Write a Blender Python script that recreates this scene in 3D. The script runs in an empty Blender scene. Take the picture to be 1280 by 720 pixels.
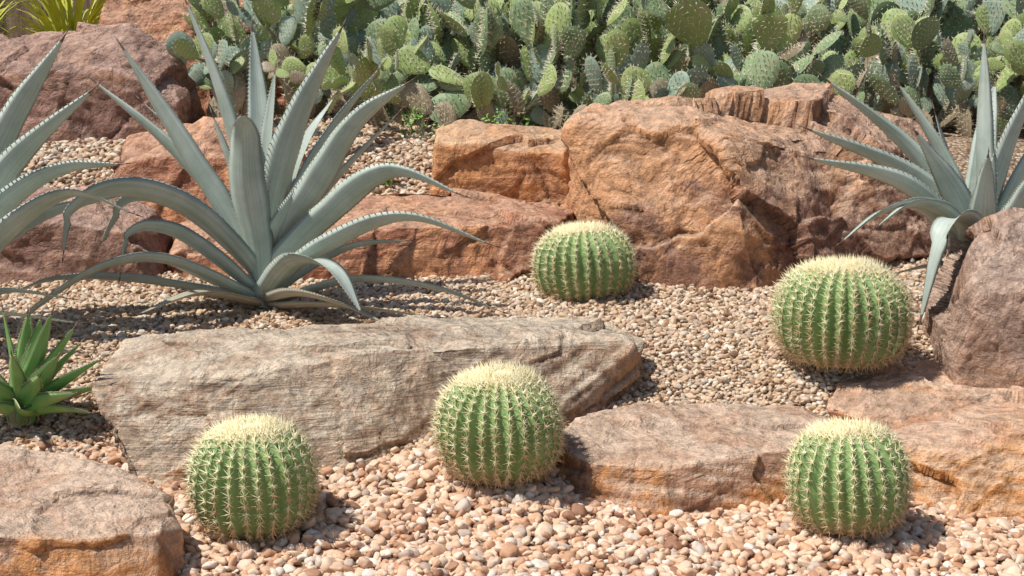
import bpy, bmesh, math, random
import numpy as np
from mathutils import Vector, Matrix, noise, Euler

scene = bpy.context.scene
random.seed(7)
rng = np.random.default_rng(11)

# ------------------------------------------------------------------ helpers
def link(ob):
    scene.collection.objects.link(ob); return ob

class MB:
    """mesh accumulator"""
    def __init__(s): s.v=[]; s.f=[]; s.m=[]; s.n=0
    def add(s, verts, faces, mat=0):
        b=s.n
        s.v.extend([tuple(p) for p in verts]); s.n+=len(verts)
        for f in faces: s.f.append(tuple(i+b for i in f)); s.m.append(mat)
    def addm(s, verts, faces, mats):
        b=s.n
        s.v.extend([tuple(p) for p in verts]); s.n+=len(verts)
        for f,m in zip(faces,mats): s.f.append(tuple(i+b for i in f)); s.m.append(m)
    def build(s, name, mats, loc=(0,0,0), smooth=True):
        me=bpy.data.meshes.new(name)
        me.from_pydata(s.v,[],s.f)
        for m in mats: me.materials.append(m)
        me.polygons.foreach_set('material_index', s.m)
        me.polygons.foreach_set('use_smooth',[smooth]*len(s.f))
        me.update()
        ob=bpy.data.objects.new(name,me); ob.location=loc
        return link(ob)

def spine(mb, p, d, L, r, mat=0):
    d=d.normalized()
    a=d.orthogonal().normalized(); b=d.cross(a)
    vs=[p+a*r, p+(-.5*a+.866*b)*r, p+(-.5*a-.866*b)*r, p+d*L]
    mb.add(vs,[(0,1,3),(1,2,3),(2,0,3)],mat)

# ------------------------------------------------------------------ materials
def newmat(name):
    m=bpy.data.materials.new(name); m.use_nodes=True
    nt=m.node_tree; b=nt.nodes['Principled BSDF']
    return m,nt,b
def N(nt,t,**kw):
    n=nt.nodes.new(t)
    for k,v in kw.items():
        if k in n.inputs: n.inputs[k].default_value=v
        else: setattr(n,k,v)
    return n
def ramp(nt,fac,stops,interp='LINEAR'):
    r=nt.nodes.new('ShaderNodeValToRGB'); r.color_ramp.interpolation=interp
    el=r.color_ramp.elements
    while len(el)<len(stops): el.new(.5)
    for e,(p,c) in zip(el,stops):
        e.position=p; e.color=(c[0],c[1],c[2],1) if len(c)>2 else (c[0],)*3+(1,)
    nt.links.new(fac,r.inputs['Fac']); return r.outputs['Color']
def mix(nt,fac,a,b,mode='MIX'):
    m=nt.nodes.new('ShaderNodeMix'); m.data_type='RGBA'; m.blend_type=mode
    for sock,val in ((m.inputs[0],fac),(m.inputs[6],a),(m.inputs[7],b)):
        if hasattr(val,'is_output') : nt.links.new(val,sock)
        elif isinstance(val,(int,float)): sock.default_value=val
        else: sock.default_value=(val[0],val[1],val[2],1)
    return m.outputs[2]
def math_(nt,op,a,b=0.0,clamp=False):
    m=nt.nodes.new('ShaderNodeMath'); m.operation=op; m.use_clamp=clamp
    for i,v in enumerate((a,b)):
        if hasattr(v,'is_output'): nt.links.new(v,m.inputs[i])
        else: m.inputs[i].default_value=v
    return m.outputs[0]
def noise_n(nt,vec,scale,detail=6,rough=.6,dist=0,out='Fac'):
    n=N(nt,'ShaderNodeTexNoise'); n.inputs['Scale'].default_value=scale
    n.inputs['Detail'].default_value=detail; n.inputs['Roughness'].default_value=rough
    n.inputs['Distortion'].default_value=dist
    if vec is not None: nt.links.new(vec,n.inputs['Vector'])
    return n.outputs[out]

def rock_mat(name, c1, c2, orange, dust, om=.5, offset=(0,0,0), strata=((.1,.14,0),(1.6,1.6,16)), dustamt=.6, sw=.6, grad=(0,0,0), gain=1.2):
    m,nt,b=newmat(name)
    c1,c2,orange,dust=[tuple(min(.64,q*gain) for q in c) for c in (c1,c2,orange,dust)]
    tc=N(nt,'ShaderNodeTexCoord')
    mp=N(nt,'ShaderNodeMapping'); mp.inputs['Location'].default_value=offset
    nt.links.new(tc.outputs['Object'],mp.inputs['Vector']); V=mp.outputs['Vector']
    n1=noise_n(nt,V,2.6,7,.66,.8)
    col=ramp(nt,n1,[(.38,c1),(.58,c2)])
    n2=noise_n(nt,V,1.7,7,.68,1.2)
    dt=N(nt,'ShaderNodeVectorMath'); dt.operation='DOT_PRODUCT'
    nt.links.new(tc.outputs['Object'],dt.inputs[0]); dt.inputs[1].default_value=grad
    n2=math_(nt,'ADD',n2,dt.outputs['Value'])
    mo=ramp(nt,n2,[(om-.02,(0,)),(om+.07,(1,))])
    col=mix(nt,mo,col,orange)
    n6=noise_n(nt,V,3.4,8,.72,1.0)
    vm=ramp(nt,n6,[(.55,(1,)),(.62,(.60,))])
    col=mix(nt,.8,col,vm,'MULTIPLY')
    n3=noise_n(nt,V,22,6,.72)
    mt=ramp(nt,n3,[(.34,(.62,)),(.5,(1.0,)),(.68,(1.26,))])
    col=mix(nt,1.0,col,mt,'MULTIPLY')
    n4=noise_n(nt,V,150,3,.8)
    mt4=ramp(nt,n4,[(.3,(.70,)),(.7,(1.28,))])
    col=mix(nt,1.0,col,mt4,'MULTIPLY')
    g=N(nt,'ShaderNodeNewGeometry'); sx=N(nt,'ShaderNodeSeparateXYZ')
    nt.links.new(g.outputs['Normal'],sx.inputs[0])
    up=ramp(nt,sx.outputs['Z'],[(.30,(0,)),(.75,(1,))])
    n5=noise_n(nt,V,4.5,7,.72,.6)
    dm=ramp(nt,n5,[(.38,(.2,)),(.53,(1,))])
    upd=math_(nt,'MULTIPLY',math_(nt,'MULTIPLY',up,dm),dustamt)
    dcol=mix(nt,1.0,dust,mt,'MULTIPLY'); dcol=mix(nt,1.0,dcol,mt4,'MULTIPLY')
    col=mix(nt,upd,col,dcol)
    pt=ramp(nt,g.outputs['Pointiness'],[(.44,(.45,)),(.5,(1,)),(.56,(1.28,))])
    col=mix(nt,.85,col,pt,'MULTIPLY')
    mp2=N(nt,'ShaderNodeMapping')
    mp2.inputs['Rotation'].default_value=strata[0]; mp2.inputs['Scale'].default_value=strata[1]
    nt.links.new(V,mp2.inputs['Vector'])
    ns=noise_n(nt,mp2.outputs['Vector'],1.0,7,.68,.7)
    sm=ramp(nt,ns,[(.34,(.58,)),(.46,(1.0,)),(.65,(1.15,))])
    col=mix(nt,sw,col,sm,'MULTIPLY')
    # creased, fractured relief: sharp-edged ridges from folded noise
    def fold(sc,det,dist):
        q=noise_n(nt,V,sc,det,.55,dist)
        return math_(nt,'ABSOLUTE',math_(nt,'SUBTRACT',math_(nt,'MULTIPLY',q,2.0),1.0))
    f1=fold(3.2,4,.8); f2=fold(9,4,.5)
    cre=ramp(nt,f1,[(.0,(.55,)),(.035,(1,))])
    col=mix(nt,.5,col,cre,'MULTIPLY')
    h=math_(nt,'ADD',math_(nt,'MULTIPLY',noise_n(nt,V,8,7,.68,.4),.7),math_(nt,'MULTIPLY',n3,.32))
    h=math_(nt,'ADD',h,math_(nt,'MULTIPLY',n4,.13))
    h=math_(nt,'ADD',h,math_(nt,'MULTIPLY',ns,.9*sw+.1))
    h=math_(nt,'ADD',h,math_(nt,'MINIMUM',math_(nt,'MULTIPLY',f1,1.3),.35))
    h=math_(nt,'ADD',h,math_(nt,'MINIMUM',math_(nt,'MULTIPLY',f2,.7),.16))
    bp=N(nt,'ShaderNodeBump'); bp.inputs['Strength'].default_value=.95; bp.inputs['Distance'].default_value=.040
    nt.links.new(h,bp.inputs['Height']); nt.links.new(bp.outputs[0],b.inputs['Normal'])
    nt.links.new(col,b.inputs['Base Color']); b.inputs['Roughness'].default_value=.82
    b.inputs['Specular IOR Level'].default_value=.22
    return m

def simple_mat(name,c1,c2,scale=20,rough=.6,bump=.0,stretch=None,spec=.4):
    m,nt,b=newmat(name)
    tc=N(nt,'ShaderNodeTexCoord'); V=tc.outputs['Object']
    if stretch:
        mp=N(nt,'ShaderNodeMapping'); mp.inputs['Scale'].default_value=stretch
        nt.links.new(V,mp.inputs['Vector']); V=mp.outputs['Vector']
    n=noise_n(nt,V,scale,5,.65)
    nt.links.new(ramp(nt,n,[(.3,c1),(.7,c2)]),b.inputs['Base Color'])
    b.inputs['Roughness'].default_value=rough; b.inputs['Specular IOR Level'].default_value=spec
    if bump:
        bp=N(nt,'ShaderNodeBump'); bp.inputs['Strength'].default_value=bump; bp.inputs['Distance'].default_value=.01
        nt.links.new(n,bp.inputs['Height']); nt.links.new(bp.outputs[0],b.inputs['Normal'])
    return m

# ------------------------------------------------------------------ ground
PY=[-80,2.6,3.3,3.7,3.95,4.17,4.3,4.5,4.7,4.9,5.15,5.8,6.2,6.6,6.95,7.3,7.6,8.4,9.5,12,80]
PL=[-.12,-.11,-.07,-.03,.01,.055,.09,.18,.26,.30,.33,.40,.46,.56,.68,.84,.92,1.02,1.12,1.22,1.25]
PR=[-.12,-.11,-.08,-.05,-.02,.00,.02,.07,.14,.22,.32,.40,.46,.53,.62,.80,.92,1.02,1.12,1.22,1.25]
def gz(x,y):
    a=float(np.interp(y,PY,PL)); b=float(np.interp(y,PY,PR))
    t=min(1,max(0,(x+.0)/.25)); t=t*t*(3-2*t)
    z=a*(1-t)+b*t
    if 2<y<12 and abs(x)<7:
        z+=.018*noise.noise(Vector((x*1.7,y*1.7,3.1)))+.008*noise.noise(Vector((x*5,y*5,1.1)))
        z+=.03*math.exp(-((x+.04)**2+(y-4.2)**2)/.05)
        z+=.02*math.exp(-((x-.96)**2+(y-3.95)**2)/.05)
        z+=.07*math.exp(-((x-1.2)**2+(y-4.9)**2)/.10)
    return z

def gravel_ground_mat():
    m,nt,b=newmat('gravel_bed')
    tc=N(nt,'ShaderNodeTexCoord')
    vo=N(nt,'ShaderNodeTexVoronoi'); vo.inputs['Scale'].default_value=55
    nt.links.new(tc.outputs['Object'],vo.inputs['Vector'])
    sp=N(nt,'ShaderNodeSeparateColor'); nt.links.new(vo.outputs['Color'],sp.inputs[0])
    c=ramp(nt,sp.outputs[0],[(0,(.24,.14,.08)),(.4,(.40,.27,.17)),(.75,(.50,.36,.24)),(1,(.6,.5,.4))])
    dk=ramp(nt,vo.outputs['Distance'],[(.3,(1,)),(.75,(.3,))])  # shade in the gaps between stones, painted into the colour
    c=mix(nt,1,c,dk,'MULTIPLY')
    nt.links.new(c,b.inputs['Base Color']); b.inputs['Roughness'].default_value=.9
    bp=N(nt,'ShaderNodeBump'); bp.inputs['Strength'].default_value=.9; bp.inputs['Distance'].default_value=.01
    bp.invert=True
    nt.links.new(vo.outputs['Distance'],bp.inputs['Height']); nt.links.new(bp.outputs[0],b.inputs['Normal'])
    return m
def make_ground():
    xs=np.concatenate([[-90,-45,-22,-12,-8],np.linspace(-6,6,190),[8,12,22,45,90]])
    ys=np.concatenate([[-90,-45,-20,-8,-3,0,1.5],np.linspace(2.4,12,190),[14,20,40,90]])
    vs=[(x,y,gz(x,y)) for y in ys for x in xs]
    nx=len(xs); fs=[]
    for j in range(len(ys)-1):
        for i in range(nx-1):
            a=j*nx+i; fs.append((a,a+1,a+nx+1,a+nx))
    mb=MB(); mb.add(vs,fs); return mb.build('ground',[gravel_ground_mat()])
make_ground()

def pebble_mat(name,stops):
    m,nt,b=newmat(name)
    oi=N(nt,'ShaderNodeObjectInfo')
    c=ramp(nt,oi.outputs['Random'],stops)
    tc=N(nt,'ShaderNodeTexCoord')
    n=noise_n(nt,tc.outputs['Object'],1.6,4,.7)
    mt=ramp(nt,n,[(.3,(.78,)),(.7,(1.10,))])
    c=mix(nt,1,c,mt,'MULTIPLY')
    nt.links.new(c,b.inputs['Base Color']); b.inputs['Roughness'].default_value=.62
    b.inputs['Specular IOR Level'].default_value=.3
    return m
pm_big=pebble_mat('pebble_stone',[(0,(.30,.15,.09)),(.10,(.52,.29,.17)),(.22,(.68,.44,.29)),(.40,(.76,.56,.40)),
        (.52,(.60,.33,.19)),(.64,(.78,.61,.46)),(.78,(.64,.40,.26)),(.90,(.84,.74,.63)),(1,(.42,.31,.24))])
pm_small=pebble_mat('gravel_stone',[(0,(.20,.12,.07)),(.10,(.38,.23,.14)),(.22,(.58,.40,.26)),(.38,(.68,.51,.35)),
        (.52,(.46,.29,.17)),(.66,(.74,.60,.45)),(.80,(.44,.31,.22)),(.90,(.80,.71,.58)),(1,(.30,.24,.19))])
def pebble_coll(name,mat,flat):
    pcol=bpy.data.collections.new(name)
    for k in range(10):
        bm=bmesh.new(); bmesh.ops.create_icosphere(bm,subdivisions=3,radius=1)
        for v in bm.verts:
            p=v.co.copy()
            d=.32*noise.noise(p*.9+Vector((k*7.3,1,2)))+.14*noise.noise(p*1.9+Vector((k*3.3,5,2)))
            q=Vector([math.copysign(abs(c)**.84,c) for c in p])
            v.co=q*(1+d)
            v.co.y*=.72+.14*math.sin(k*2.1); v.co.z*=flat+.12*math.cos(k*1.7)
        me=bpy.data.meshes.new('pebble'); bm.to_mesh(me); bm.free()
        me.polygons.foreach_set('use_smooth',[True]*len(me.polygons)); me.materials.append(mat)
        ob=bpy.data.objects.new('pebble_shape',me); pcol.objects.link(ob)
    return pcol

def gn_scatter(name, pts, rots, scls, idx, coll):
    me=bpy.data.meshes.new(name); me.vertices.add(len(pts))
    me.vertices.foreach_set('co',np.asarray(pts,dtype=np.float32).ravel())
    a=me.attributes.new('rot','FLOAT_VECTOR','POINT'); a.data.foreach_set('vector',np.asarray(rots,dtype=np.float32).ravel())
    a=me.attributes.new('scl','FLOAT_VECTOR','POINT'); a.data.foreach_set('vector',np.asarray(scls,dtype=np.float32).ravel())
    a=me.attributes.new('idx','INT','POINT'); a.data.foreach_set('value',np.asarray(idx,dtype=np.int32))
    me.update()
    ob=bpy.data.objects.new(name,me); link(ob)
    ng=bpy.data.node_groups.new(name+'_nodes','GeometryNodeTree')
    ng.interface.new_socket('Geometry',in_out='INPUT',socket_type='NodeSocketGeometry')
    ng.interface.new_socket('Geometry',in_out='OUTPUT',socket_type='NodeSocketGeometry')
    gi=ng.nodes.new('NodeGroupInput'); go=ng.nodes.new('NodeGroupOutput')
    ci=ng.nodes.new('GeometryNodeCollectionInfo'); ci.inputs['Collection'].default_value=coll
    ci.inputs['Separate Children'].default_value=True; ci.inputs['Reset Children'].default_value=True
    ip=ng.nodes.new('GeometryNodeInstanceOnPoints'); ip.inputs['Pick Instance'].default_value=True
    def na(n,t):
        x=ng.nodes.new('GeometryNodeInputNamedAttribute'); x.data_type=t; x.inputs['Name'].default_value=n
        return [o for o in x.outputs if o.enabled and o.name=='Attribute'][0]
    L=ng.links
    L.new(gi.outputs[0],ip.inputs['Points']); L.new(ci.outputs[0],ip.inputs['Instance'])
    L.new(na('idx','INT'),ip.inputs['Instance Index'])
    L.new(na('rot','FLOAT_VECTOR'),ip.inputs['Rotation']); L.new(na('scl','FLOAT_VECTOR'),ip.inputs['Scale'])
    L.new(ip.outputs[0],go.inputs[0])
    md=ob.modifiers.new('scatter','NODES'); md.node_group=ng
    return ob

def scatter_bands(name,bands,coll):
    P=[];R=[];S=[]
    for (x0,x1,y0,y1,step,size,lift,prob) in bands:
        xs=np.arange(x0,x1,step); ys=np.arange(y0,y1,step*.85)
        for y in ys:
            for x in xs:
                if prob<1 and rng.random()>prob: continue
                px=x+rng.uniform(-.5,.5)*step; py=y+rng.uniform(-.5,.5)*step
                s=size*math.exp(rng.normal(0,.20))*.5
                P.append((px,py,gz(px,py)+rng.uniform(-.1,1)*lift)); 
                R.append((rng.normal(0,.4),rng.normal(0,.4),rng.uniform(0,6.28)))
                S.append((s*rng.uniform(.9,1.15),s*rng.uniform(.85,1.1),s*rng.uniform(.8,1.15)))
    gn_scatter(name,P,R,S,rng.integers(0,10,len(P)),coll)
scatter_bands('pebbles',[(-1.9,2.1,3.0,4.40,.027,.034,.009,1),(-1.9,2.1,3.0,4.35,.038,.036,.021,.8),(-1.9,2.1,3.0,4.44,.027,.021,.007,.5)],pebble_coll('pebble_shapes',pm_big,.52))
scatter_bands('gravel',[(-2.3,2.6,4.32,5.2,.0155,.0195,.006,1),(-2.3,2.6,4.36,5.2,.03,.023,.014,.7),
    (-2.9,2.9,5.2,6.5,.020,.0235,.008,1),(-2.9,2.9,5.2,6.5,.036,.026,.016,.6),
    (-3.6,2.2,6.5,9.2,.028,.032,.012,1),(-3.6,2.2,6.5,9.2,.06,.036,.022,.6)],pebble_coll('gravel_shapes',pm_small,.56))

# ------------------------------------------------------------------ rocks
def make_rock(name, hulls, mat, voxel=.016, amp=.03, facet=.22, fs=3.0, seed=0, smooth=1, axis=(.12,.1,1), lay=.6):
    bm=bmesh.new()
    for pts in hulls:
        b2=bmesh.new()
        for p in pts: b2.verts.new(p)
        r=bmesh.ops.convex_hull(b2,input=b2.verts)
        dead=[g for g in set(r['geom_interior']+r['geom_unused']) if isinstance(g,bmesh.types.BMVert)]
        bmesh.ops.delete(b2,geom=dead,context='VERTS')
        tmp=bpy.data.meshes.new('t'); b2.to_mesh(tmp); bm.from_mesh(tmp); b2.free(); bpy.data.meshes.remove(tmp)
    me=bpy.data.meshes.new(name); bm.to_mesh(me); bm.free()
    allp=np.array([p for h in hulls for p in h]); c=Vector((allp.min(0)+allp.max(0))/2)
    ob=bpy.data.objects.new(name,me); link(ob)
    rm=ob.modifiers.new('r','REMESH'); rm.mode='VOXEL'; rm.voxel_size=voxel
    sm=ob.modifiers.new('s','SMOOTH'); sm.iterations=smooth+1; sm.factor=.5
    dg=bpy.context.evaluated_depsgraph_get(); me2=bpy.data.meshes.new_from_object(ob.evaluated_get(dg))
    ob.modifiers.clear(); ob.data=me2; me2.name=name
    off=Vector((seed*13.7,seed*5.1,seed*3.3)); ax=Vector(axis).normalized()
    nor=[v.normal.copy() for v in me2.vertices]
    for v,nn in zip(me2.vertices,nor):
        p=v.co; q=p+off
        wq=q+.09*Vector(noise.noise_vector(q*2.3))+.02*Vector(noise.noise_vector(q*9))
        d=amp*1.2*noise.noise(q*1.6)
        for sc,w in ((fs,1.0),(fs*2.3,.48),(fs*5.5,.30)):
            dist,pt=noise.voronoi(wq*sc)
            cv=noise.cell_vector(pt[0]*97.3)-Vector((.5,.5,.5))
            d+=facet*w*(wq*sc-pt[0]).dot(cv)/sc*.7
            d+=facet*w*.05/sc*3*(cv.x)
        s=q.dot(ax)+.03*noise.noise(q*2.1)
        side=1-abs(nn.dot(ax))**2
        st=noise.noise(Vector((s*17,q.x*.35,seed)))+.5*noise.noise(Vector((s*41,q.x*.6,seed+4)))
        st=math.tanh(st*3.2)
        d+=amp*lay*.55*st*side
        d+=amp*.42*(noise.fractal(q*7,.9,2.1,6))
        r=noise.ridged_multi_fractal(q*4.5,1.0,2.2,5,1.0,2.0)-1.2
        d-=amp*.16*r
        v.co=p+nn*d-c
    me2.polygons.foreach_set('use_smooth',[True]*len(me2.polygons))
    me2.materials.clear(); me2.materials.append(mat)
    ob.location=c
    return ob

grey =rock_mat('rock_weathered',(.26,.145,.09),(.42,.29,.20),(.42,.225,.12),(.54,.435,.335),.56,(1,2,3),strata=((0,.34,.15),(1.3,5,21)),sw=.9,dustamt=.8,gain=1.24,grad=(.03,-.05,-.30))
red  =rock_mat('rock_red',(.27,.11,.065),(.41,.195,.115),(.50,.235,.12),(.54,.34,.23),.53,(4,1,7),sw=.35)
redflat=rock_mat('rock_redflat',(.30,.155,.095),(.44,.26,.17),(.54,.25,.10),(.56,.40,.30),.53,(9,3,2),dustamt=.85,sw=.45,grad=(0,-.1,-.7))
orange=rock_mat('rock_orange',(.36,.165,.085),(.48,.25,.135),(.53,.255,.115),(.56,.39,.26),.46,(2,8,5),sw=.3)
big  =rock_mat('rock_boulder',(.185,.09,.062),(.31,.165,.11),(.50,.26,.135),(.52,.355,.25),.50,(.3,.2,.9),sw=.10,grad=(-.13,0,.12),dustamt=.7)  # grad: orange and brown patches, with sunlit left and shaded right painted in
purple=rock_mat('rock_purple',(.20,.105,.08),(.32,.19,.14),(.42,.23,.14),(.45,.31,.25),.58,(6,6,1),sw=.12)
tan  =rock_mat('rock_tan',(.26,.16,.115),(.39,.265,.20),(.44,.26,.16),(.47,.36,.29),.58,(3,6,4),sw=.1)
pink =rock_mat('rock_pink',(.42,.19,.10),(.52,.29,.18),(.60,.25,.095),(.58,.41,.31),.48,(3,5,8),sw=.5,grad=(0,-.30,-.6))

NM='sandstone_boulder'
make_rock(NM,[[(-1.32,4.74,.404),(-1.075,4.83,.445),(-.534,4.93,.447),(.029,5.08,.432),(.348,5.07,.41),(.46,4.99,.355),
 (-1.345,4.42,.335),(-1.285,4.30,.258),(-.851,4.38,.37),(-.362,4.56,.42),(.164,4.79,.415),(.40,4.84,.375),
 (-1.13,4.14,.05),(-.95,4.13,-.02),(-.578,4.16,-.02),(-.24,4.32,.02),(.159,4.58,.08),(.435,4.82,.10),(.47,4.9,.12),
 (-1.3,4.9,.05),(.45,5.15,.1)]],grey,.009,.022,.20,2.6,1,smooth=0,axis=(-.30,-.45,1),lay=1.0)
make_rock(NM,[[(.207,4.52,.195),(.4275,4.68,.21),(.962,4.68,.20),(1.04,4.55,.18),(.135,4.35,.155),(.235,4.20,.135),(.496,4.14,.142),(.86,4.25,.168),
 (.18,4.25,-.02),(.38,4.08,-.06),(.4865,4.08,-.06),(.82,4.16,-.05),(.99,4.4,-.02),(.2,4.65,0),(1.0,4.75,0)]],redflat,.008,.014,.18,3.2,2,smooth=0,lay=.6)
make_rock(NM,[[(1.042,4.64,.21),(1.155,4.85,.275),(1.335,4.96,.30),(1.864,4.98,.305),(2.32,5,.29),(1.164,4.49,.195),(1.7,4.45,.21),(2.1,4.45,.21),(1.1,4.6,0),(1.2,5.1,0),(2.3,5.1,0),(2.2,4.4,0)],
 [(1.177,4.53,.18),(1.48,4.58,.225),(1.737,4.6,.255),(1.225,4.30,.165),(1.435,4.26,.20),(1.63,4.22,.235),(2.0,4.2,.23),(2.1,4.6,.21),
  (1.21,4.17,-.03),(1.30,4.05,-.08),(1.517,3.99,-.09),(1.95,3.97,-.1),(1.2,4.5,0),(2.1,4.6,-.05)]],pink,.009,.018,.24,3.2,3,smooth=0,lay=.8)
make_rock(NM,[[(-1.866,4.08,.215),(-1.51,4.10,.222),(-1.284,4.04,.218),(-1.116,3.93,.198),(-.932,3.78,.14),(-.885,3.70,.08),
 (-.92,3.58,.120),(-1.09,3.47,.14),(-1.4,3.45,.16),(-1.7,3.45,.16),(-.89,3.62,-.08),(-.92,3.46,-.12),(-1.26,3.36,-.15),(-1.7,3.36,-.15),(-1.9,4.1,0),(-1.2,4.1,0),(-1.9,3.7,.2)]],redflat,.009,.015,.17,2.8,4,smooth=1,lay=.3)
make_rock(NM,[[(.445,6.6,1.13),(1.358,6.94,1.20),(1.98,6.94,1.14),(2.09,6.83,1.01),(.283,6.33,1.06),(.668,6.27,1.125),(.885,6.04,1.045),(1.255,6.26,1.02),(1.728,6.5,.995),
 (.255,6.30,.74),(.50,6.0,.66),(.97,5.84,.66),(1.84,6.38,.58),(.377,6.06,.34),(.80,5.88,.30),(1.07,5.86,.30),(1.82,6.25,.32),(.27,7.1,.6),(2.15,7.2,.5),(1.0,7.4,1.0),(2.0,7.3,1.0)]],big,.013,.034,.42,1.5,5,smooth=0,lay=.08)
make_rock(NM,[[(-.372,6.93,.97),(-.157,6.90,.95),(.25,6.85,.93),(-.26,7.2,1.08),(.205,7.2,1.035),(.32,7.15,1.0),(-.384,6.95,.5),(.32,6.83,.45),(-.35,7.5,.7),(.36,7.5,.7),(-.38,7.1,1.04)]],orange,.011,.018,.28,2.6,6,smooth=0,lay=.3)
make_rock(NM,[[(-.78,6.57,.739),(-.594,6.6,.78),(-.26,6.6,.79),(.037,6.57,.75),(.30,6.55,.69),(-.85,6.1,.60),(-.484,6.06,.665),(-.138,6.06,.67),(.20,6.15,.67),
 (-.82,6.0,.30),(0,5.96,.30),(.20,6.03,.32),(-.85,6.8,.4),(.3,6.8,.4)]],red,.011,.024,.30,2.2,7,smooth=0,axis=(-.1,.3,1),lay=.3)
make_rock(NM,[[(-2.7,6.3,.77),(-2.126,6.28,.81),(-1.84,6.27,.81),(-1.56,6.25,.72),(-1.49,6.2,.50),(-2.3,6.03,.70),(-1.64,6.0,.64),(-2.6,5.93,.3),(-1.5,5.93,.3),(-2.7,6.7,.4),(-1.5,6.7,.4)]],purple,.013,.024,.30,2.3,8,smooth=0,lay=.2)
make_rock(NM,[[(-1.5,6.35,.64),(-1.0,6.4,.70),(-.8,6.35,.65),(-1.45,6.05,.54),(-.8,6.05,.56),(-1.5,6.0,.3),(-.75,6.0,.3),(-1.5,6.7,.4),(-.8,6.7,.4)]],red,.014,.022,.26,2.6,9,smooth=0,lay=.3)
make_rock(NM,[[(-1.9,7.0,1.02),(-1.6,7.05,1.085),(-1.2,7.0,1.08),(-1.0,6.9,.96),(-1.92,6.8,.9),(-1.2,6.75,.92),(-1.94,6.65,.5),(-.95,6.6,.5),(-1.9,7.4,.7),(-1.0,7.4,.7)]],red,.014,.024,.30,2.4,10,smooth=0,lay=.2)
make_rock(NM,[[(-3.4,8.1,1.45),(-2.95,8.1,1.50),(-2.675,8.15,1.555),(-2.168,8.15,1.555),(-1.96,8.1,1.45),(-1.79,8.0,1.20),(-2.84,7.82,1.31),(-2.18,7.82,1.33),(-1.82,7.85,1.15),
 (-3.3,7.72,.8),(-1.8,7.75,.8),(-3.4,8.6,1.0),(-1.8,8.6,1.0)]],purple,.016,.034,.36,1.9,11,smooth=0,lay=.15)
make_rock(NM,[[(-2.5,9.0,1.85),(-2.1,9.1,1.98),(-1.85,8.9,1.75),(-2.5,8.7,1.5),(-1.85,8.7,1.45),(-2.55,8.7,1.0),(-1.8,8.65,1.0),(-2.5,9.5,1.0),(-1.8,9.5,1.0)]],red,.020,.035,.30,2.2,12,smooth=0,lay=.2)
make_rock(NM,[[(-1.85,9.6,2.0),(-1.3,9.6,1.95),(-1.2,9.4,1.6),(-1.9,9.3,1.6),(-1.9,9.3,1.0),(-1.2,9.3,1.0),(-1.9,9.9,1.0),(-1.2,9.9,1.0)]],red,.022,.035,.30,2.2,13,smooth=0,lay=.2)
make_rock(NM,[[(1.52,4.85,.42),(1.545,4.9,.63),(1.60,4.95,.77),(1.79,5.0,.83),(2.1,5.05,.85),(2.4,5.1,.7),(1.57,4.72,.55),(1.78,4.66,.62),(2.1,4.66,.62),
 (1.50,4.75,.2),(1.75,4.62,.18),(2.3,4.65,.18),(1.55,5.4,.25),(2.4,5.5,.25),(1.72,5.35,.7),(2.2,5.4,.7)]],tan,.009,.020,.28,2.4,14,smooth=1,lay=.05)

# ------------------------------------------------------------------ barrel cacti
def barrel_mat():
    m,nt,b=newmat('barrel_skin')
    tc=N(nt,'ShaderNodeTexCoord'); sx=N(nt,'ShaderNodeSeparateXYZ')
    nt.links.new(tc.outputs['Generated'],sx.inputs[0])
    oi=N(nt,'ShaderNodeObjectInfo')
    mp=N(nt,'ShaderNodeVectorMath'); mp.operation='ADD'
    nt.links.new(tc.outputs['Object'],mp.inputs[0]); nt.links.new(oi.outputs['Location'],mp.inputs[1])
    n=noise_n(nt,mp.outputs[0],8,6,.68)
    c=ramp(nt,n,[(.3,(.15,.245,.085)),(.52,(.22,.335,.12)),(.75,(.31,.41,.17))])
    hh=math_(nt,'ADD',sx.outputs['Z'],math_(nt,'MULTIPLY',math_(nt,'SUBTRACT',n,.5),.45))
    k=ramp(nt,hh,[(.06,(1,)),(.24,(0,))])
    c=mix(nt,k,c,(.35,.29,.17))
    n2=noise_n(nt,mp.outputs[0],30,4,.7)
    c=mix(nt,ramp(nt,n2,[(.66,(0,)),(.76,(.5,))]),c,(.36,.31,.18))
    nt.links.new(c,b.inputs['Base Color']); b.inputs['Roughness'].default_value=.55
    b.inputs['Specular IOR Level'].default_value=.3
    return m
bmat=barrel_mat()
sp_up=simple_mat('spine_gold',(.80,.68,.36),(.90,.83,.58),30,.5)
sp_lo=simple_mat('spine_tan',(.60,.40,.21),(.82,.66,.42),30,.6)
wool=simple_mat('crown_wool',(.74,.70,.46),(.88,.84,.62),60,.9,.5)

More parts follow.
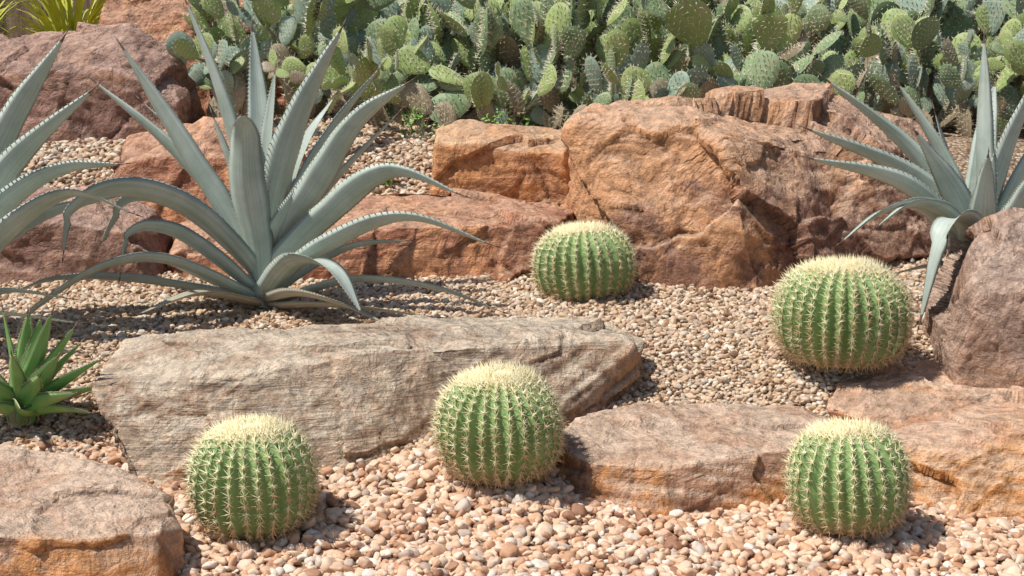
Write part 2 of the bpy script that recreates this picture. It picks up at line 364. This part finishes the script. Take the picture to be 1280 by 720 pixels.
def barrel(loc,R,H,ribs=27,seed=0,tilt=(0,0)):
    rd=random.Random(seed); mb=MB()
    sub=8; M=ribs*sub; K=46
    def mer(t):
        a=math.radians(-64+154*t)
        r=R*max(math.cos(a),0)**.66
        z=H*.5*math.copysign(abs(math.sin(a))**.92,a)
        return r,z
    z0=mer(0)[1]
    wob=[1+rd.uniform(-.025,.025) for _ in range(ribs)]
    wig=[rd.uniform(-1,1) for _ in range(ribs)]
    lump=Vector((seed*3.1,seed*1.7,0))
    def lf(v):
        return v*(1+.045*noise.noise(v*5+lump))
    vs=[]
    for k in range(K):
        t=k/(K-1)*.995; r,z=mer(t)
        fade=min(1,(1-t)/.10)*min(1,.4+t*4)
        for i in range(M):
            ph=i/sub; a=abs((ph%1)*2-1)
            w=1-a
            ri=int((ph+.5)%ribs)
            dep=.118*fade*(w**1.1)
            f=wob[ri]
            rr=r*(1-dep)*(1+(f-1)*a)
            rr*=1+.012*math.sin(t*52+ri*1.9)*a
            ang=2*math.pi*i/M+.022*wig[ri]*a*math.sin(t*5+ri)
            vs.append(lf(Vector((rr*math.cos(ang),rr*math.sin(ang),z-z0))))
    fs=[(k*M+i,k*M+(i+1)%M,(k+1)*M+(i+1)%M,(k+1)*M+i) for k in range(K-1) for i in range(M)]
    top=len(vs); vs.append(lf(Vector((0,0,mer(1)[1]-z0-.004))))
    fs+=[((K-1)*M+i,(K-1)*M+(i+1)%M,top) for i in range(M)]
    mb.add(vs,fs,0)
    samples=[mer(t/400) for t in range(401)]
    def ztop(rr):
        j=min(range(200,401,2),key=lambda q: abs(samples[q][0]-rr)); return samples[j][1]-z0
    cv=[];RC=R*.44
    for k in range(7):
        for i in range(28):
            rr=RC*k/6; an=2*math.pi*i/28
            zz=ztop(rr)+.004*(1-(k/6)**2)+.003*rd.random()-(.014 if k==6 else 0)
            cv.append(lf(Vector((rr*math.cos(an),rr*math.sin(an),zz))))
    mb.add(cv,[(k*28+i,k*28+(i+1)%28,(k+1)*28+(i+1)%28,(k+1)*28+i) for k in range(6) for i in range(28)],3)
    arc=[0]
    for a,b in zip(samples,samples[1:]): arc.append(arc[-1]+math.hypot(b[0]-a[0],b[1]-a[1]))
    for ri in range(ribs):
        s=.018+rd.uniform(0,.018)
        while s<arc[-1]-R*.16:
            j=next(q for q,a in enumerate(arc) if a>=s); j=min(max(j,1),399)
            ang=2*math.pi*ri/ribs+.022*wig[ri]*math.sin(j/400*5+ri)
            ca,sa=math.cos(ang),math.sin(ang)
            r,z=samples[j]; r2,z2=samples[j+1]; r1,z1=samples[j-1]
            tr,tz=r2-r1,z2-z1; l=math.hypot(tr,tz) or 1
            nr,nz=tz/l,-tr/l
            f=wob[ri]
            p=lf(Vector((r*f*ca,r*f*sa,z-z0))); nn=Vector((nr*ca,nr*sa,nz)).normalized()
            tn=Vector((tr/l*ca,tr/l*sa,tz/l)); sd=nn.cross(tn)
            frac=s/arc[-1]; mi=1 if frac>.32+rd.uniform(-.15,.15) else 2
            q=.0046
            mb.add([p+sd*q,p+tn*q*1.3,p-sd*q,p-tn*q*1.3,p+nn*q*1.1],[(0,1,4),(1,2,4),(2,3,4),(3,0,4)],3 if frac>.5 else 2)
            sc=(R/.19)**.5
            for c in range(8):
                th=2*math.pi*c/8+rd.uniform(-.35,.35); sprd=rd.uniform(1.0,2.6)
                d=nn+(sd*math.cos(th)+tn*math.sin(th))*sprd
                spine(mb,p,d,rd.uniform(.020,.034)*sc,.00155,mi)
            for c in range(3):
                d=nn+tn*rd.uniform(-.9,.4)+sd*rd.uniform(-.6,.6)
                spine(mb,p,d,rd.uniform(.026,.040)*sc,.0019,mi)
            s+=(.0262 if frac<.72 else .0165)+rd.uniform(-.003,.003)
    for c in range(1400):
        rr=R*.62*math.sqrt(rd.random()); an=rd.uniform(0,6.283)
        if rr>R*.44:
            if rd.random()<.4: continue
            an=2*math.pi*round(an/(2*math.pi)*ribs)/ribs+rd.uniform(-.04,.04)
        d=Vector((math.cos(an)*(rr/R*.9)+rd.uniform(-.7,.7),math.sin(an)*(rr/R*.9)+rd.uniform(-.7,.7),1))
        spine(mb,lf(Vector((rr*math.cos(an),rr*math.sin(an),ztop(rr)-.003))),d,rd.uniform(.010,.024),.0013,1)
    ob=mb.build('barrel_cactus',[bmat,sp_up,sp_lo,wool],loc)
    ob.rotation_euler=(tilt[0],tilt[1],rd.uniform(0,6))
    return ob
barrel((-.738,3.955,.012),.178,.312,27,1,(.05,-.03))
barrel((-.0387,4.235,.095),.192,.320,29,2,(-.02,.04))
barrel((.966,3.953,.014),.170,.302,25,3,(.03,.03))
barrel((.305,5.83,.38),.203,.318,27,4,(.05,0))
barrel((1.147,4.908,.305),.230,.354,31,5,(0,-.04))

# ------------------------------------------------------------------ agaves
def agave_mat(name,c1,c2,c3):
    m,nt,b=newmat(name)
    tc=N(nt,'ShaderNodeTexCoord')
    uv=N(nt,'ShaderNodeUVMap'); uv.uv_map='UVMap'
    mp=N(nt,'ShaderNodeMapping'); mp.inputs['Scale'].default_value=(28,1.6,1); nt.links.new(uv.outputs[0],mp.inputs['Vector'])
    n1=noise_n(nt,mp.outputs[0],1.0,6,.6)
    n2=noise_n(nt,tc.outputs['Object'],5,7,.65,.5)
    c=ramp(nt,n2,[(.3,c1),(.52,c2),(.75,c3)])
    c=mix(nt,1,c,ramp(nt,n1,[(.3,(.76,)),(.7,(1.10,))]),'MULTIPLY')
    n3=noise_n(nt,tc.outputs['Object'],45,4,.7)
    c=mix(nt,ramp(nt,n3,[(.62,(0,)),(.72,(.6,))]),c,(.36,.31,.2))
    nt.links.new(c,b.inputs['Base Color']); b.inputs['Roughness'].default_value=.5
    b.inputs['Specular IOR Level'].default_value=.35
    bp=N(nt,'ShaderNodeBump'); bp.inputs['Strength'].default_value=.4; bp.inputs['Distance'].default_value=.004
    nt.links.new(n1,bp.inputs['Height']); nt.links.new(bp.outputs[0],b.inputs['Normal'])
    return m
ag_blue=agave_mat('agave_leaf',(.33,.40,.335),(.44,.505,.445),(.55,.61,.55))
ag_green=agave_mat('green_agave_leaf',(.15,.32,.08),(.23,.42,.13),(.37,.51,.22))
ag_tooth=simple_mat('agave_tooth',(.42,.33,.22),(.55,.47,.34),30,.6)
ag_tip=simple_mat('agave_tip',(.10,.06,.04),(.2,.13,.09),30,.5)
ag_dry=agave_mat('agave_dry_leaf',(.36,.33,.24),(.44,.42,.33),(.34,.37,.31))

def catmull(pts,n):
    P=[pts[0]*2-pts[1]]+pts+[pts[-1]*2-pts[-2]]
    out=[]; segs=len(pts)-1
    for i in range(n):
        t=i/(n-1)*segs; k=min(int(t),segs-1); u=t-k
        a,b,c,d=P[k],P[k+1],P[k+2],P[k+3]
        out.append(.5*((2*b)+(c-a)*u+(2*a-5*b+4*c-d)*u*u+(3*b-a-3*c+d)*u**3))
    return out

def agave(name,loc,s,leaves,mats,seed=0,teeth=True,chan=.34,thick=.10,basew=.52,peak=.5):
    rd=random.Random(seed); verts=[];faces=[];mi=[];uvs=[]
    def addf(f,m,uv): faces.append(f);mi.append(m);uvs.extend(uv)
    for lf in leaves:
        pts=[Vector(p)*s for p in lf[0]]; W=lf[1]*s; tw=lf[2] if len(lf)>2 else 0
        m0=lf[3] if len(lf)>3 else 0
        h=Vector((pts[-1].x,pts[-1].y,0)); h=h.normalized() if h.length>1e-4 else Vector((0,-1,0))
        pts=[h*8*s+Vector((0,0,-4*s))]+pts
        n=34; path=catmull(pts,n)
        side0=Vector((-h.y,h.x,0)); base=len(verts); C=7
        rings=[]
        uo=rd.uniform(0,9)
        ph=rd.uniform(0,6); ph2=rd.uniform(0,6); tw+=rd.uniform(-.08,.08)
        for i,p in enumerate(path):
            t=i/(n-1)
            tan=(path[min(i+1,n-1)]-path[max(i-1,0)]).normalized()
            sd=(side0-tan*side0.dot(tan)).normalized()
            sd=Matrix.Rotation(tw*min(1,t*1.6+.25)+.12*math.sin(t*4+ph2),3,tan)@sd
            nn=sd.cross(tan).normalized()
            inner=nn if (nn.dot(Vector((0,0,1))+(-h)*.6)>0) else -nn
            w=(basew+(1-basew)*math.sin(min(t/peak,1)*math.pi/2))*(1-max(0,(t-peak)/(1-peak))**1.8)
            w=max(w,.02)*W*.5
            w*=1+.035*math.sin(t*19+ph)+.02*math.sin(t*41+ph2)
            th=thick*W*(1-t)**.7+.0012
            ch=chan*w*(.8+.5*(1-t))
            ring=[]
            for c in range(C):
                x=-1+2*c/(C-1)
                ring.append(p+sd*(w*x)+inner*(ch*(abs(x)**1.4)))
            for c in range(C-2,0,-1):
                x=-1+2*c/(C-1)
                ring.append(p+sd*(w*x)+inner*(ch*(abs(x)**1.4)-th*(1-x*x)**.6))
            rings.append((ring,p,sd,inner,w,tan)); verts.extend(ring)
        RN=2*C-2
        for i in range(n-1):
            for c in range(RN):
                a=base+i*RN+c; b=base+i*RN+(c+1)%RN
                v0,v1=i/n,(i+1)/n; u0=uo+c/RN; u1=uo+(c+1)/RN
                addf((a,b,b+RN,a+RN),m0 if i<n-2 else 2,[(u0,v0),(u1,v0),(u1,v1),(u0,v1)])
        ring,p,sd,inner,w,tan=rings[-1]
        b0=len(verts); r=.0035 if W>.05 else .002
        verts.extend([p+sd*r,p-sd*r*.5+inner*r,p-sd*r*.5-inner*r,p+tan*(.03 if W>.07 else .012)])
        for f in ((0,1,3),(1,2,3),(2,0,3)): addf(tuple(q+b0 for q in f),2,[(0,0)]*3)
        if teeth:
            for i in range(1,n-2):
                ring,p,sd,inner,w,tan=rings[i]; ring2=rings[i+1][0]
                for idx,sg in ((0,-1),(C-1,1)):
                    for u in (.1,.6):
                        q=ring[idx].lerp(ring2[idx],u)
                        tl=.0065*rd.uniform(.6,1.3)*(s/.0032)
                        b0=len(verts); d=sd*sg+tan*rd.uniform(-.5,.3)+inner*.15
                        verts.extend([q+tan*.0028,q-tan*.0028,q+inner*.0022,q+d*tl])
                        for f in ((0,1,3),(1,2,3),(2,0,3)): addf(tuple(k+b0 for k in f),1,[(0,0)]*3)
    me=bpy.data.meshes.new(name); me.from_pydata([tuple(v) for v in verts],[],faces)
    for m in mats: me.materials.append(m)
    me.polygons.foreach_set('material_index',mi); me.polygons.foreach_set('use_smooth',[True]*len(faces))
    ul=me.uv_layers.new(name='UVMap'); ul.data.foreach_set('uv',np.array(uvs,dtype=np.float32).ravel())
    me.update(); ob=bpy.data.objects.new(name,me); ob.location=loc; return link(ob)

A1=[
 ([(-20,4,55),(-92,0,185),(-170,0,322)],48,.8),
 ([(-10,6,80),(-50,10,250),(-90,10,376)],52,.6),
 ([(0,25,90),(-12,70,230),(-22,90,345)],34,0),
 ([(-2,-22,70),(-10,-42,150),(-8,-55,210),(-6,-80,236)],44,.25),
 ([(10,5,80),(45,0,215),(106,0,342)],52,-.6),
 ([(14,15,70),(75,40,195),(148,55,294)],32,-.6),
 ([(14,0,60),(75,-30,150),(125,-40,225),(192,-60,274)],38,-.8),
 ([(16,-5,40),(88,-40,112),(165,-70,165),(256,-100,140)],38,-.7),
 ([(16,-10,20),(85,-80,75),(185,-120,116),(292,-140,86)],32,-.7),
 ([(8,-20,12),(55,-90,60),(105,-140,58),(142,-170,10)],40,-.3),
 ([(20,-10,0),(120,-60,34),(220,-85,28),(300,-95,2)],26,-.4),
 ([(20,-15,-5),(100,-90,8),(225,-130,2)],26,-.3,3),
 ([(-12,-10,40),(-80,-50,120),(-150,-90,145),(-200,-120,122),(-208,-130,72)],42,.6),
 ([(-14,0,35),(-95,-10,112),(-160,-20,127),(-196,-30,72)],36,.6),
 ([(-20,-15,10),(-100,-80,60),(-170,-120,56),(-245,-145,8),(-262,-150,-22)],32,.5),
 ([(-20,-5,5),(-150,-30,30),(-240,-40,34),(-300,-45,18)],28,.3),
 ([(-14,10,60),(-110,30,180),(-222,50,278)],34,.8),
 ([(-10,20,60),(-85,60,170),(-170,90,250)],30,.5),
 ([(8,30,60),(40,70,180),(82,100,255)],30,-.2),
 ([(12,20,50),(90,50,150),(168,70,235)],30,-.6),
 ([(2,0,90),(8,5,190),(20,10,290)],26,.6),
 ([(-8,-8,70),(-30,-10,150),(-55,-15,235)],28,.5),
 ([(8,-10,60),(40,-20,120),(84,-30,190)],30,-.5),
 ([(-10,-20,0),(-60,-100,24),(-120,-150,8)],28,.2,3),
 ([(-6,-5,0),(-100,40,30),(-170,60,60)],32,.3),
 ([(-18,-12,20),(-90,-60,90),(-140,-90,95),(-150,-105,45)],30,.4),
 ([(12,-20,5),(60,-90,22),(120,-130,14),(175,-150,-8)],26,-.2,3),
 ([(16,10,10),(100,40,60),(180,60,70)],26,-.4),
]
agave('agave_plant',(-.994,5.63,.405),.0032,A1,[ag_blue,ag_tooth,ag_tip,ag_dry],1)
A2=[
 ([(10,0,60),(85,0,235),(168,0,364)],44,-.8),
 ([(12,0,60),(90,-10,195),(208,-20,300)],42,-.8),
 ([(8,20,60),(60,30,190),(118,40,312)],38,-.6),
 ([(12,-5,50),(90,-30,150),(165,-40,197),(250,-60,208)],40,-.6),
 ([(14,-10,30),(100,-60,120),(190,-80,172),(268,-90,150)],40,-.4),
 ([(10,-20,20),(45,-100,85),(75,-140,75),(86,-160,0)],36,-.2),
 ([(16,0,10),(90,-40,50),(178,-60,45)],28,-.2),
 ([(16,-10,5),(90,-80,30),(200,-100,22)],26,-.2),
 ([(-10,0,60),(-70,0,200),(-120,10,320)],44,.7),
 ([(0,10,70),(-5,40,220),(10,60,340)],44,0),
 ([(-12,-10,40),(-110,-40,140),(-220,-60,170)],40,.5),
 ([(-12,-20,20),(-90,-100,80),(-160,-150,40)],36,.3),
 ([(0,-25,40),(0,-80,120),(10,-130,180)],46,0),
 ([(12,10,50),(110,50,130),(210,80,160)],36,-.4),
]
agave('agave_plant',(-2.116,5.24,.37),.00298,A2,[ag_blue,ag_tooth,ag_tip,ag_dry],2)
A3=[
 ([(-10,5,50),(-80,15,142),(-220,20,206)],38,.9),
 ([(-8,10,60),(-80,40,172),(-190,50,266)],38,.8),
 ([(-2,0,70),(-8,0,190),(-10,0,316)],46,.3),
 ([(5,0,70),(28,-10,190),(76,-20,322)],46,-.6),
 ([(-12,0,40),(-100,-30,135),(-226,-30,172)],34,.7),
 ([(-12,-10,30),(-80,-60,108),(-140,-80,112),(-196,-95,76)],34,.5),
 ([(-6,-20,20),(-48,-90,98),(-88,-125,92),(-114,-142,-12)],38,.2),
 ([(-4,20,50),(-25,50,140),(-48,60,226)],30,.2),
 ([(2,-20,40),(22,-60,110),(36,-90,175)],44,-.1),
 ([(-5,-10,40),(-45,-25,125),(-100,-40,205)],40,.7),
 ([(8,0,50),(60,10,170),(120,20,270)],40,-.7),
 ([(10,-10,30),(80,-50,120),(170,-70,170)],38,-.4),
 ([(10,-20,20),(60,-100,70),(120,-140,30)],34,-.2),
 ([(0,20,60),(20,70,180),(40,100,260)],36,0),
 ([(-12,-5,10),(-60,-50,44),(-135,-70,36)],24,.3),
 ([(-5,-15,40),(-20,-60,115),(-28,-90,180)],36,.2),
 ([(-8,-14,30),(-60,-60,100),(-112,-90,120),(-160,-110,95)],32,.4),
 ([(-6,5,60),(-50,20,170),(-105,30,262)],32,.7),
]
agave('agave_plant',(1.84,5.53,.44),.00322,A3,[ag_blue,ag_tooth,ag_tip,ag_dry],3)
A4=[]
rd=random.Random(5)
for (x,y,z) in [(-15,0,122),(28,-5,114),(65,-10,104),(94,-15,70),(104,-25,44),(85,-30,14),(-60,0,95),(-95,-5,60),(-100,-20,30),(38,-50,58),(-30,-45,60),
                (10,-50,82),(55,-38,78),(60,25,80),(-60,30,70),(0,40,110),(20,-60,25),(-60,-50,25),(75,-50,40),(15,-10,118),(45,-20,122)]:
    A4.append(([(x*.12,y*.12,z*.10+4),(x*.55,y*.55,z*.52+6),(x,y,z)],31,rd.uniform(-.2,.2)+(-.5 if x>0 else .5)))
agave('green_agave_plant',(-1.585,4.49,.20),.0030,A4,[ag_green,ag_tooth,ag_tip,ag_dry],4,True,.38,.12,.85,.3)

# ------------------------------------------------------------------ prickly pears
def pad_mat(name,cs):
    m,nt,b=newmat(name)
    tc=N(nt,'ShaderNodeTexCoord')
    n=noise_n(nt,tc.outputs['Object'],4.5,5,.7,.4)
    c=ramp(nt,n,[(.30,cs[0]),(.52,cs[1]),(.75,cs[2])])
    n3=noise_n(nt,tc.outputs['Object'],26,5,.72)
    c=mix(nt,ramp(nt,n3,[(.54,(0,)),(.65,(.8,))]),c,(.40,.35,.23))
    nt.links.new(c,b.inputs['Base Color']); b.inputs['Roughness'].default_value=.55
    b.inputs['Specular IOR Level'].default_value=.35
    return m
pad_g=pad_mat('prickly_pear_pad',[(.14,.22,.10),(.21,.30,.15),(.32,.39,.22)])
pad_y=pad_mat('prickly_pear_young_pad',[(.20,.29,.09),(.31,.40,.14),(.43,.48,.20)])
pad_b=pad_mat('prickly_pear_bluish_pad',[(.16,.25,.18),(.25,.34,.26),(.37,.44,.35)])
pad_o=pad_mat('prickly_pear_old_pad',[(.18,.13,.08),(.32,.26,.17),(.42,.36,.25)])
pad_s=simple_mat('prickly_pear_spine',(.62,.55,.40),(.82,.76,.60),30,.6)
def pad_template(k):
    rd=random.Random(k); V=[];F=[];Mi=[]
    NU,NVr=20,6
    wk=.33+.03*k
    def outl(a):
        x=math.sin(a); z=(1-math.cos(a))/2
        w=wk*(abs(x)**.95)*(.62+.50*z)
        return math.copysign(w,x),z
    cx,cz=0,.55
    bend=rd.uniform(-.10,.10)
    for sgn in (1,-1):
        b=len(V)
        for r in range(NVr):
            f=r/(NVr-1)
            for i in range(NU):
                x,z=outl(2*math.pi*i/NU)
                X=cx+(x-cx)*f; Z=cz+(z-cz)*f
                V.append((X, sgn*.052*math.sqrt(max(0,1-f**2.6))+bend*X*X*1.5+.03*math.sin(Z*4+k)*math.sin(X*5), Z))
        for r in range(NVr-1):
            for i in range(NU):
                a=b+r*NU+i; c=b+r*NU+(i+1)%NU
                F.append((a,c,c+NU,a+NU) if sgn>0 else (a,a+NU,c+NU,c)); Mi.append(0)
        for gx in range(-3,4):
            for gz_ in range(0,7):
                x=gx*.115+(.057 if gz_%2 else 0); z=.14+gz_*.13
                a=math.acos(max(-1,min(1,1-2*z))); w=abs(outl(a)[0])
                if abs(x)>w*.90 : continue
                y=sgn*.050*math.sqrt(max(0,1-(abs(x)/max(w,.01))**2.6))+bend*x*x*1.5
                for q in range(2):
                    p=Vector((x,y,z)); d=Vector((rd.uniform(-.9,.9),sgn,rd.uniform(-.9,.9))).normalized()
                    aa=d.orthogonal().normalized()*.010; bb=d.cross(aa)
                    n0=len(V); V+= [tuple(p+aa),tuple(p-.5*aa+.87*bb),tuple(p-.5*aa-.87*bb),tuple(p+d*rd.uniform(.06,.16))]
                    F+=[(n0,n0+1,n0+3),(n0+1,n0+2,n0+3),(n0+2,n0,n0+3)]; Mi+=[1]*3
    for i in range(16):
        a=2*math.pi*(i+.5)/16
        if a<.5 or a>5.8: continue
        x,z=outl(a)
        for q in range(2):
            p=Vector((x,bend*x*x*1.5,z)); d=Vector((x+rd.uniform(-.2,.2),rd.uniform(-.3,.3),z-.5+rd.uniform(-.2,.2))).normalized()
            aa=d.orthogonal().normalized()*.006; bb=d.cross(aa)
            n0=len(V); V+= [tuple(p+aa),tuple(p-.5*aa+.87*bb),tuple(p-.5*aa-.87*bb),tuple(p+d*.10)]
            F+=[(n0,n0+1,n0+3),(n0+1,n0+2,n0+3),(n0+2,n0,n0+3)]; Mi+=[1]*3
    return np.array(V),F,Mi
PT=[pad_template(k) for k in range(5)]
def prickly(x0,y0,top,seed,spread=.28,nb=5,cm=None,size=.23):
    rd=random.Random(seed); mb=MB(); cm=cm if cm is not None else rd.choice([0,0,2,3,3])
    zb=gz(x0,y0)-.03; cnt=0
    stack=[]
    for i in range(nb):
        stack.append((Vector((rd.uniform(-spread,spread),rd.uniform(-spread,spread)*.8,0)),
                      Vector((rd.uniform(-.6,.6),rd.uniform(-.5,.4),1)).normalized(), rd.uniform(-1.5,1.5),0))
    while stack and cnt<100:
        p,d,yaw,lv=stack.pop(0); cnt+=1
        L=size*rd.uniform(.58,1.25)*(.70 if lv>4 else 1)
        nrm=Vector((math.sin(yaw),-math.cos(yaw),rd.uniform(-.1,.8))); nrm=(nrm-d*nrm.dot(d)).normalized(); xx=nrm.cross(d)*rd.uniform(.8,1.15)
        V,F,Mi=PT[rd.randrange(5)]
        Mx=np.array([[xx.x,nrm.x,d.x],[xx.y,nrm.y,d.y],[xx.z,nrm.z,d.z]])*L
        vv=V@Mx.T+np.array(p)
        body = 4 if (lv==0 and rd.random()<.8) or (lv==1 and rd.random()<.4) or rd.random()<.07 else cm
        if body==cm and lv>=3 and rd.random()<.5: body=2
        if body==cm and rd.random()<.25: body=rd.choice([0,3])
        mb.addm(vv.tolist(),F,[body if m==0 else 1 for m in Mi])
        if p.z+d.z*L*1.6>top*rd.uniform(.75,1.2): continue
        nchild=rd.choice([1,1,2,2,3]) if lv<6 else rd.choice([0,1])
        for c in range(nchild):
            a=rd.uniform(-1.1,1.1)
            ax=xx.normalized()
            q=p+d*L*(.5+.47*math.cos(a))+ax*L*.40*math.sin(a)
            nd=(d*math.cos(a*.85)+ax*math.sin(a*.85)+nrm*rd.uniform(-.6,.6)+Vector((0,0,.34))).normalized()
            # pads tend to turn their faces towards the light
            stack.append((q,nd,(yaw-.35)*.6+rd.uniform(-1.1,1.1),lv+1))
    return mb.build('prickly_pear_cactus',[pad_g,pad_s,pad_y,pad_b,pad_o],(x0,y0,zb))
specs=[(-1.45,8.7,.75),(-.95,8.55,.8),(-.4,8.85,1.0),(.1,8.45,.9),(.6,8.9,1.0),(1.05,8.4,.75),(1.6,8.9,.8),(2.1,8.5,.75),(2.55,9.0,.95),(3.1,8.6,.85),(3.6,9.0,1.0),
       (-1.1,9.7,1.1),(-.2,9.8,1.1),(.55,9.9,1.1),(1.25,10.2,1.0),(2.1,10.0,1.1),(2.8,10.1,1.1),(3.5,10.1,1.15),(4.1,10.1,1.1),
       (4.2,8.8,.9),(1.35,7.95,.38),(1.8,8.0,.42),(2.35,7.9,.40),(2.9,7.9,.5),(.6,8.0,.5),(.95,7.85,.34),(-.6,8.2,.55),(.15,7.9,.3),(-.15,8.15,.5),(2.6,8.3,.55),(3.4,8.2,.55),(3.8,8.4,.65),(-1.7,8.3,.4)]
for i,(x,y,t) in enumerate(specs): prickly(x,y,t,400+i,nb=7 if t>.8 else 6,size=.235 if t>.6 else .185)

# ------------------------------------------------------------------ fence, shrubs, litter
wood=simple_mat('fence_wood',(.16,.095,.065),(.36,.25,.18),3,.85,.6,(9,9,1.2))
def fence():
    rd=random.Random(3); mb=MB(); x=-13
    while x<13:
        w=rd.uniform(.14,.24); h=rd.uniform(2.6,3.0); y=11.6+rd.uniform(-.02,.02)
        vs=[(x,y,1.0),(x+w,y,1.0),(x+w,y+.04,1.0),(x,y+.04,1.0),(x,y,1+h),(x+w,y,1+h+rd.uniform(-.03,.03)),(x+w,y+.04,1+h),(x,y+.04,1+h)]
        mb.add(vs,[(0,1,5,4),(1,2,6,5),(2,3,7,6),(3,0,4,7),(4,5,6,7)]); x+=w+rd.uniform(.006,.02)
    mb.build('wooden_fence',[wood],smooth=False)
fence()
leafm=simple_mat('shrub_leaf',(.05,.10,.03),(.11,.18,.05),12,.6)
twig=simple_mat('shrub_twig',(.16,.12,.08),(.28,.22,.16),12,.8)
def shrub(name,x,y,w,h,n,ls,mat,seed,nt_=40,tr=.008):
    rd=random.Random(seed); mb=MB(); z0=gz(x,y)
    for i in range(nt_):
        a=rd.uniform(0,6.28); d=Vector((math.cos(a)*w*rd.random(),math.sin(a)*w*.5*rd.random(),h*rd.uniform(.5,1)))
        spine(mb,Vector((0,0,0)),d,d.length,tr,1)
    for i in range(n):
        a=rd.uniform(0,6.28); r=rd.random()**.5
        p=Vector((math.cos(a)*w*r,math.sin(a)*w*.5*r,h*rd.uniform(.02,1)*(1-.3*r)))
        if noise.noise(p*5+Vector((seed,0,0)))<-.12: continue
        u=Vector((rd.gauss(0,1),rd.gauss(0,1),rd.gauss(0,1))).normalized(); v=u.orthogonal().normalized()
        L=ls*rd.uniform(.6,1.3)
        mb.add([p,p+u*L*.5+v*L*.22,p+u*L,p+u*L*.5-v*L*.22],[(0,1,2,3)],0)
    return mb.build(name,[mat,twig],(x,y,z0))
for i,x in enumerate(np.linspace(-6,6,9)):
    shrub('leafy_shrub',float(x),10.9,.6,1.0+.3*math.sin(i*2.2),1000,.06,leafm,i)
weedm=simple_mat('weed_leaf',(.14,.30,.05),(.24,.42,.09),12,.6)
for i,(x,y,w,h) in enumerate([(-.02,7.75,.14,.22),(-.62,7.1,.06,.14),(1.72,4.55,.05,.03),(-.5,7.9,.12,.2)]):
    shrub('weed_plant',x,y,w,h,200,.028,weedm,50+i,14,.002)

litm=simple_mat('dry_leaf',(.22,.12,.06),(.45,.30,.16),9,.8)
def litter():
    rd=random.Random(21); mb=MB()
    def leaf(x,y,L):
        z=gz(x,y)+.022; a=rd.uniform(0,6.28); u=Vector((math.cos(a),math.sin(a),rd.uniform(-.2,.3))); v=Vector((-math.sin(a),math.cos(a),rd.uniform(-.4,.4)))
        p=Vector((x,y,z)); up=Vector((0,0,1)); w=L*.2
        mb.add([p,p+u*L*.4+v*w+up*L*.12,p+u*L+up*L*.05,p+u*L*.4-v*w+up*L*.12,p+u*L*.45],[(0,1,4),(1,2,4),(2,3,4),(3,0,4)])
    for i in range(90): leaf(rd.uniform(-2.1,1.6),rd.uniform(5.0,6.1),rd.uniform(.015,.04))
    for i in range(60): leaf(rd.uniform(-1.5,-.4),rd.uniform(5.2,5.9),rd.uniform(.02,.05))
    for i in range(500): leaf(rd.uniform(-2,4),rd.uniform(7.7,9.3),rd.uniform(.03,.08))
    for i in range(25): leaf(rd.uniform(-1.7,-1.2),rd.uniform(4.1,4.6),rd.uniform(.015,.04))
    mb.build('leaf_litter',[litm],smooth=False)
litter()

yel=simple_mat('strap_leaf',(.30,.34,.03),(.60,.56,.08),4,.5)
def strap(x,y,seed):
    rd=random.Random(seed); mb=MB(); z0=gz(x,y)
    for i in range(190):
        a=rd.uniform(0,6.28); L=rd.uniform(.6,1.3); h=Vector((math.cos(a),math.sin(a),0)); sd=Vector((-h.y,h.x,0))
        vs=[];e=rd.uniform(.6,1.6)
        for k in range(9):
            t=k/8; p=h*(L*(t*.35+.5*t*t)*(1.4-e*.5))+Vector((0,0,L*(e*t-.75*t*t)))
            w=.013*(1-t**2)+.001
            vs+= [p-sd*w,p+sd*w]
        mb.add(vs,[(2*k,2*k+1,2*k+3,2*k+2) for k in range(8)],0)
    return mb.build('strap_leaf_plant',[yel],(x,y,z0))
strap(-3.4,9.0,1); strap(-2.85,9.3,2); strap(-3.9,9.2,3); strap(-3.0,9.8,4)

# ------------------------------------------------------------------ light, sky, camera
sd=Vector((-.47,-.17,.86)).normalized()
sun=bpy.data.lights.new('sun','SUN'); sun.energy=5.0; sun.angle=math.radians(.5); sun.color=(1,.96,.89)
so=bpy.data.objects.new('sun',sun); link(so); so.rotation_euler=sd.to_track_quat('Z','Y').to_euler(); so.location=(-5,-3,10)
w=bpy.data.worlds.new('World'); scene.world=w; w.use_nodes=True
nt=w.node_tree; sky=nt.nodes.new('ShaderNodeTexSky'); sky.sky_type='NISHITA'; sky.sun_disc=False
sky.sun_elevation=math.asin(sd.z); sky.sun_rotation=math.atan2(sd.x,sd.y)
bg=nt.nodes['Background']; nt.links.new(sky.outputs[0],bg.inputs['Color']); bg.inputs['Strength'].default_value=.09
cam=bpy.data.cameras.new('camera'); cam.lens=50; cam.sensor_width=36; cam.clip_end=500
co=bpy.data.objects.new('camera',cam); link(co); co.location=(0,0,1.3)
co.rotation_euler=(math.radians(90-8.5),0,0); scene.camera=co
scene.view_settings.view_transform='Standard'; scene.view_settings.look='None'; scene.view_settings.exposure=0
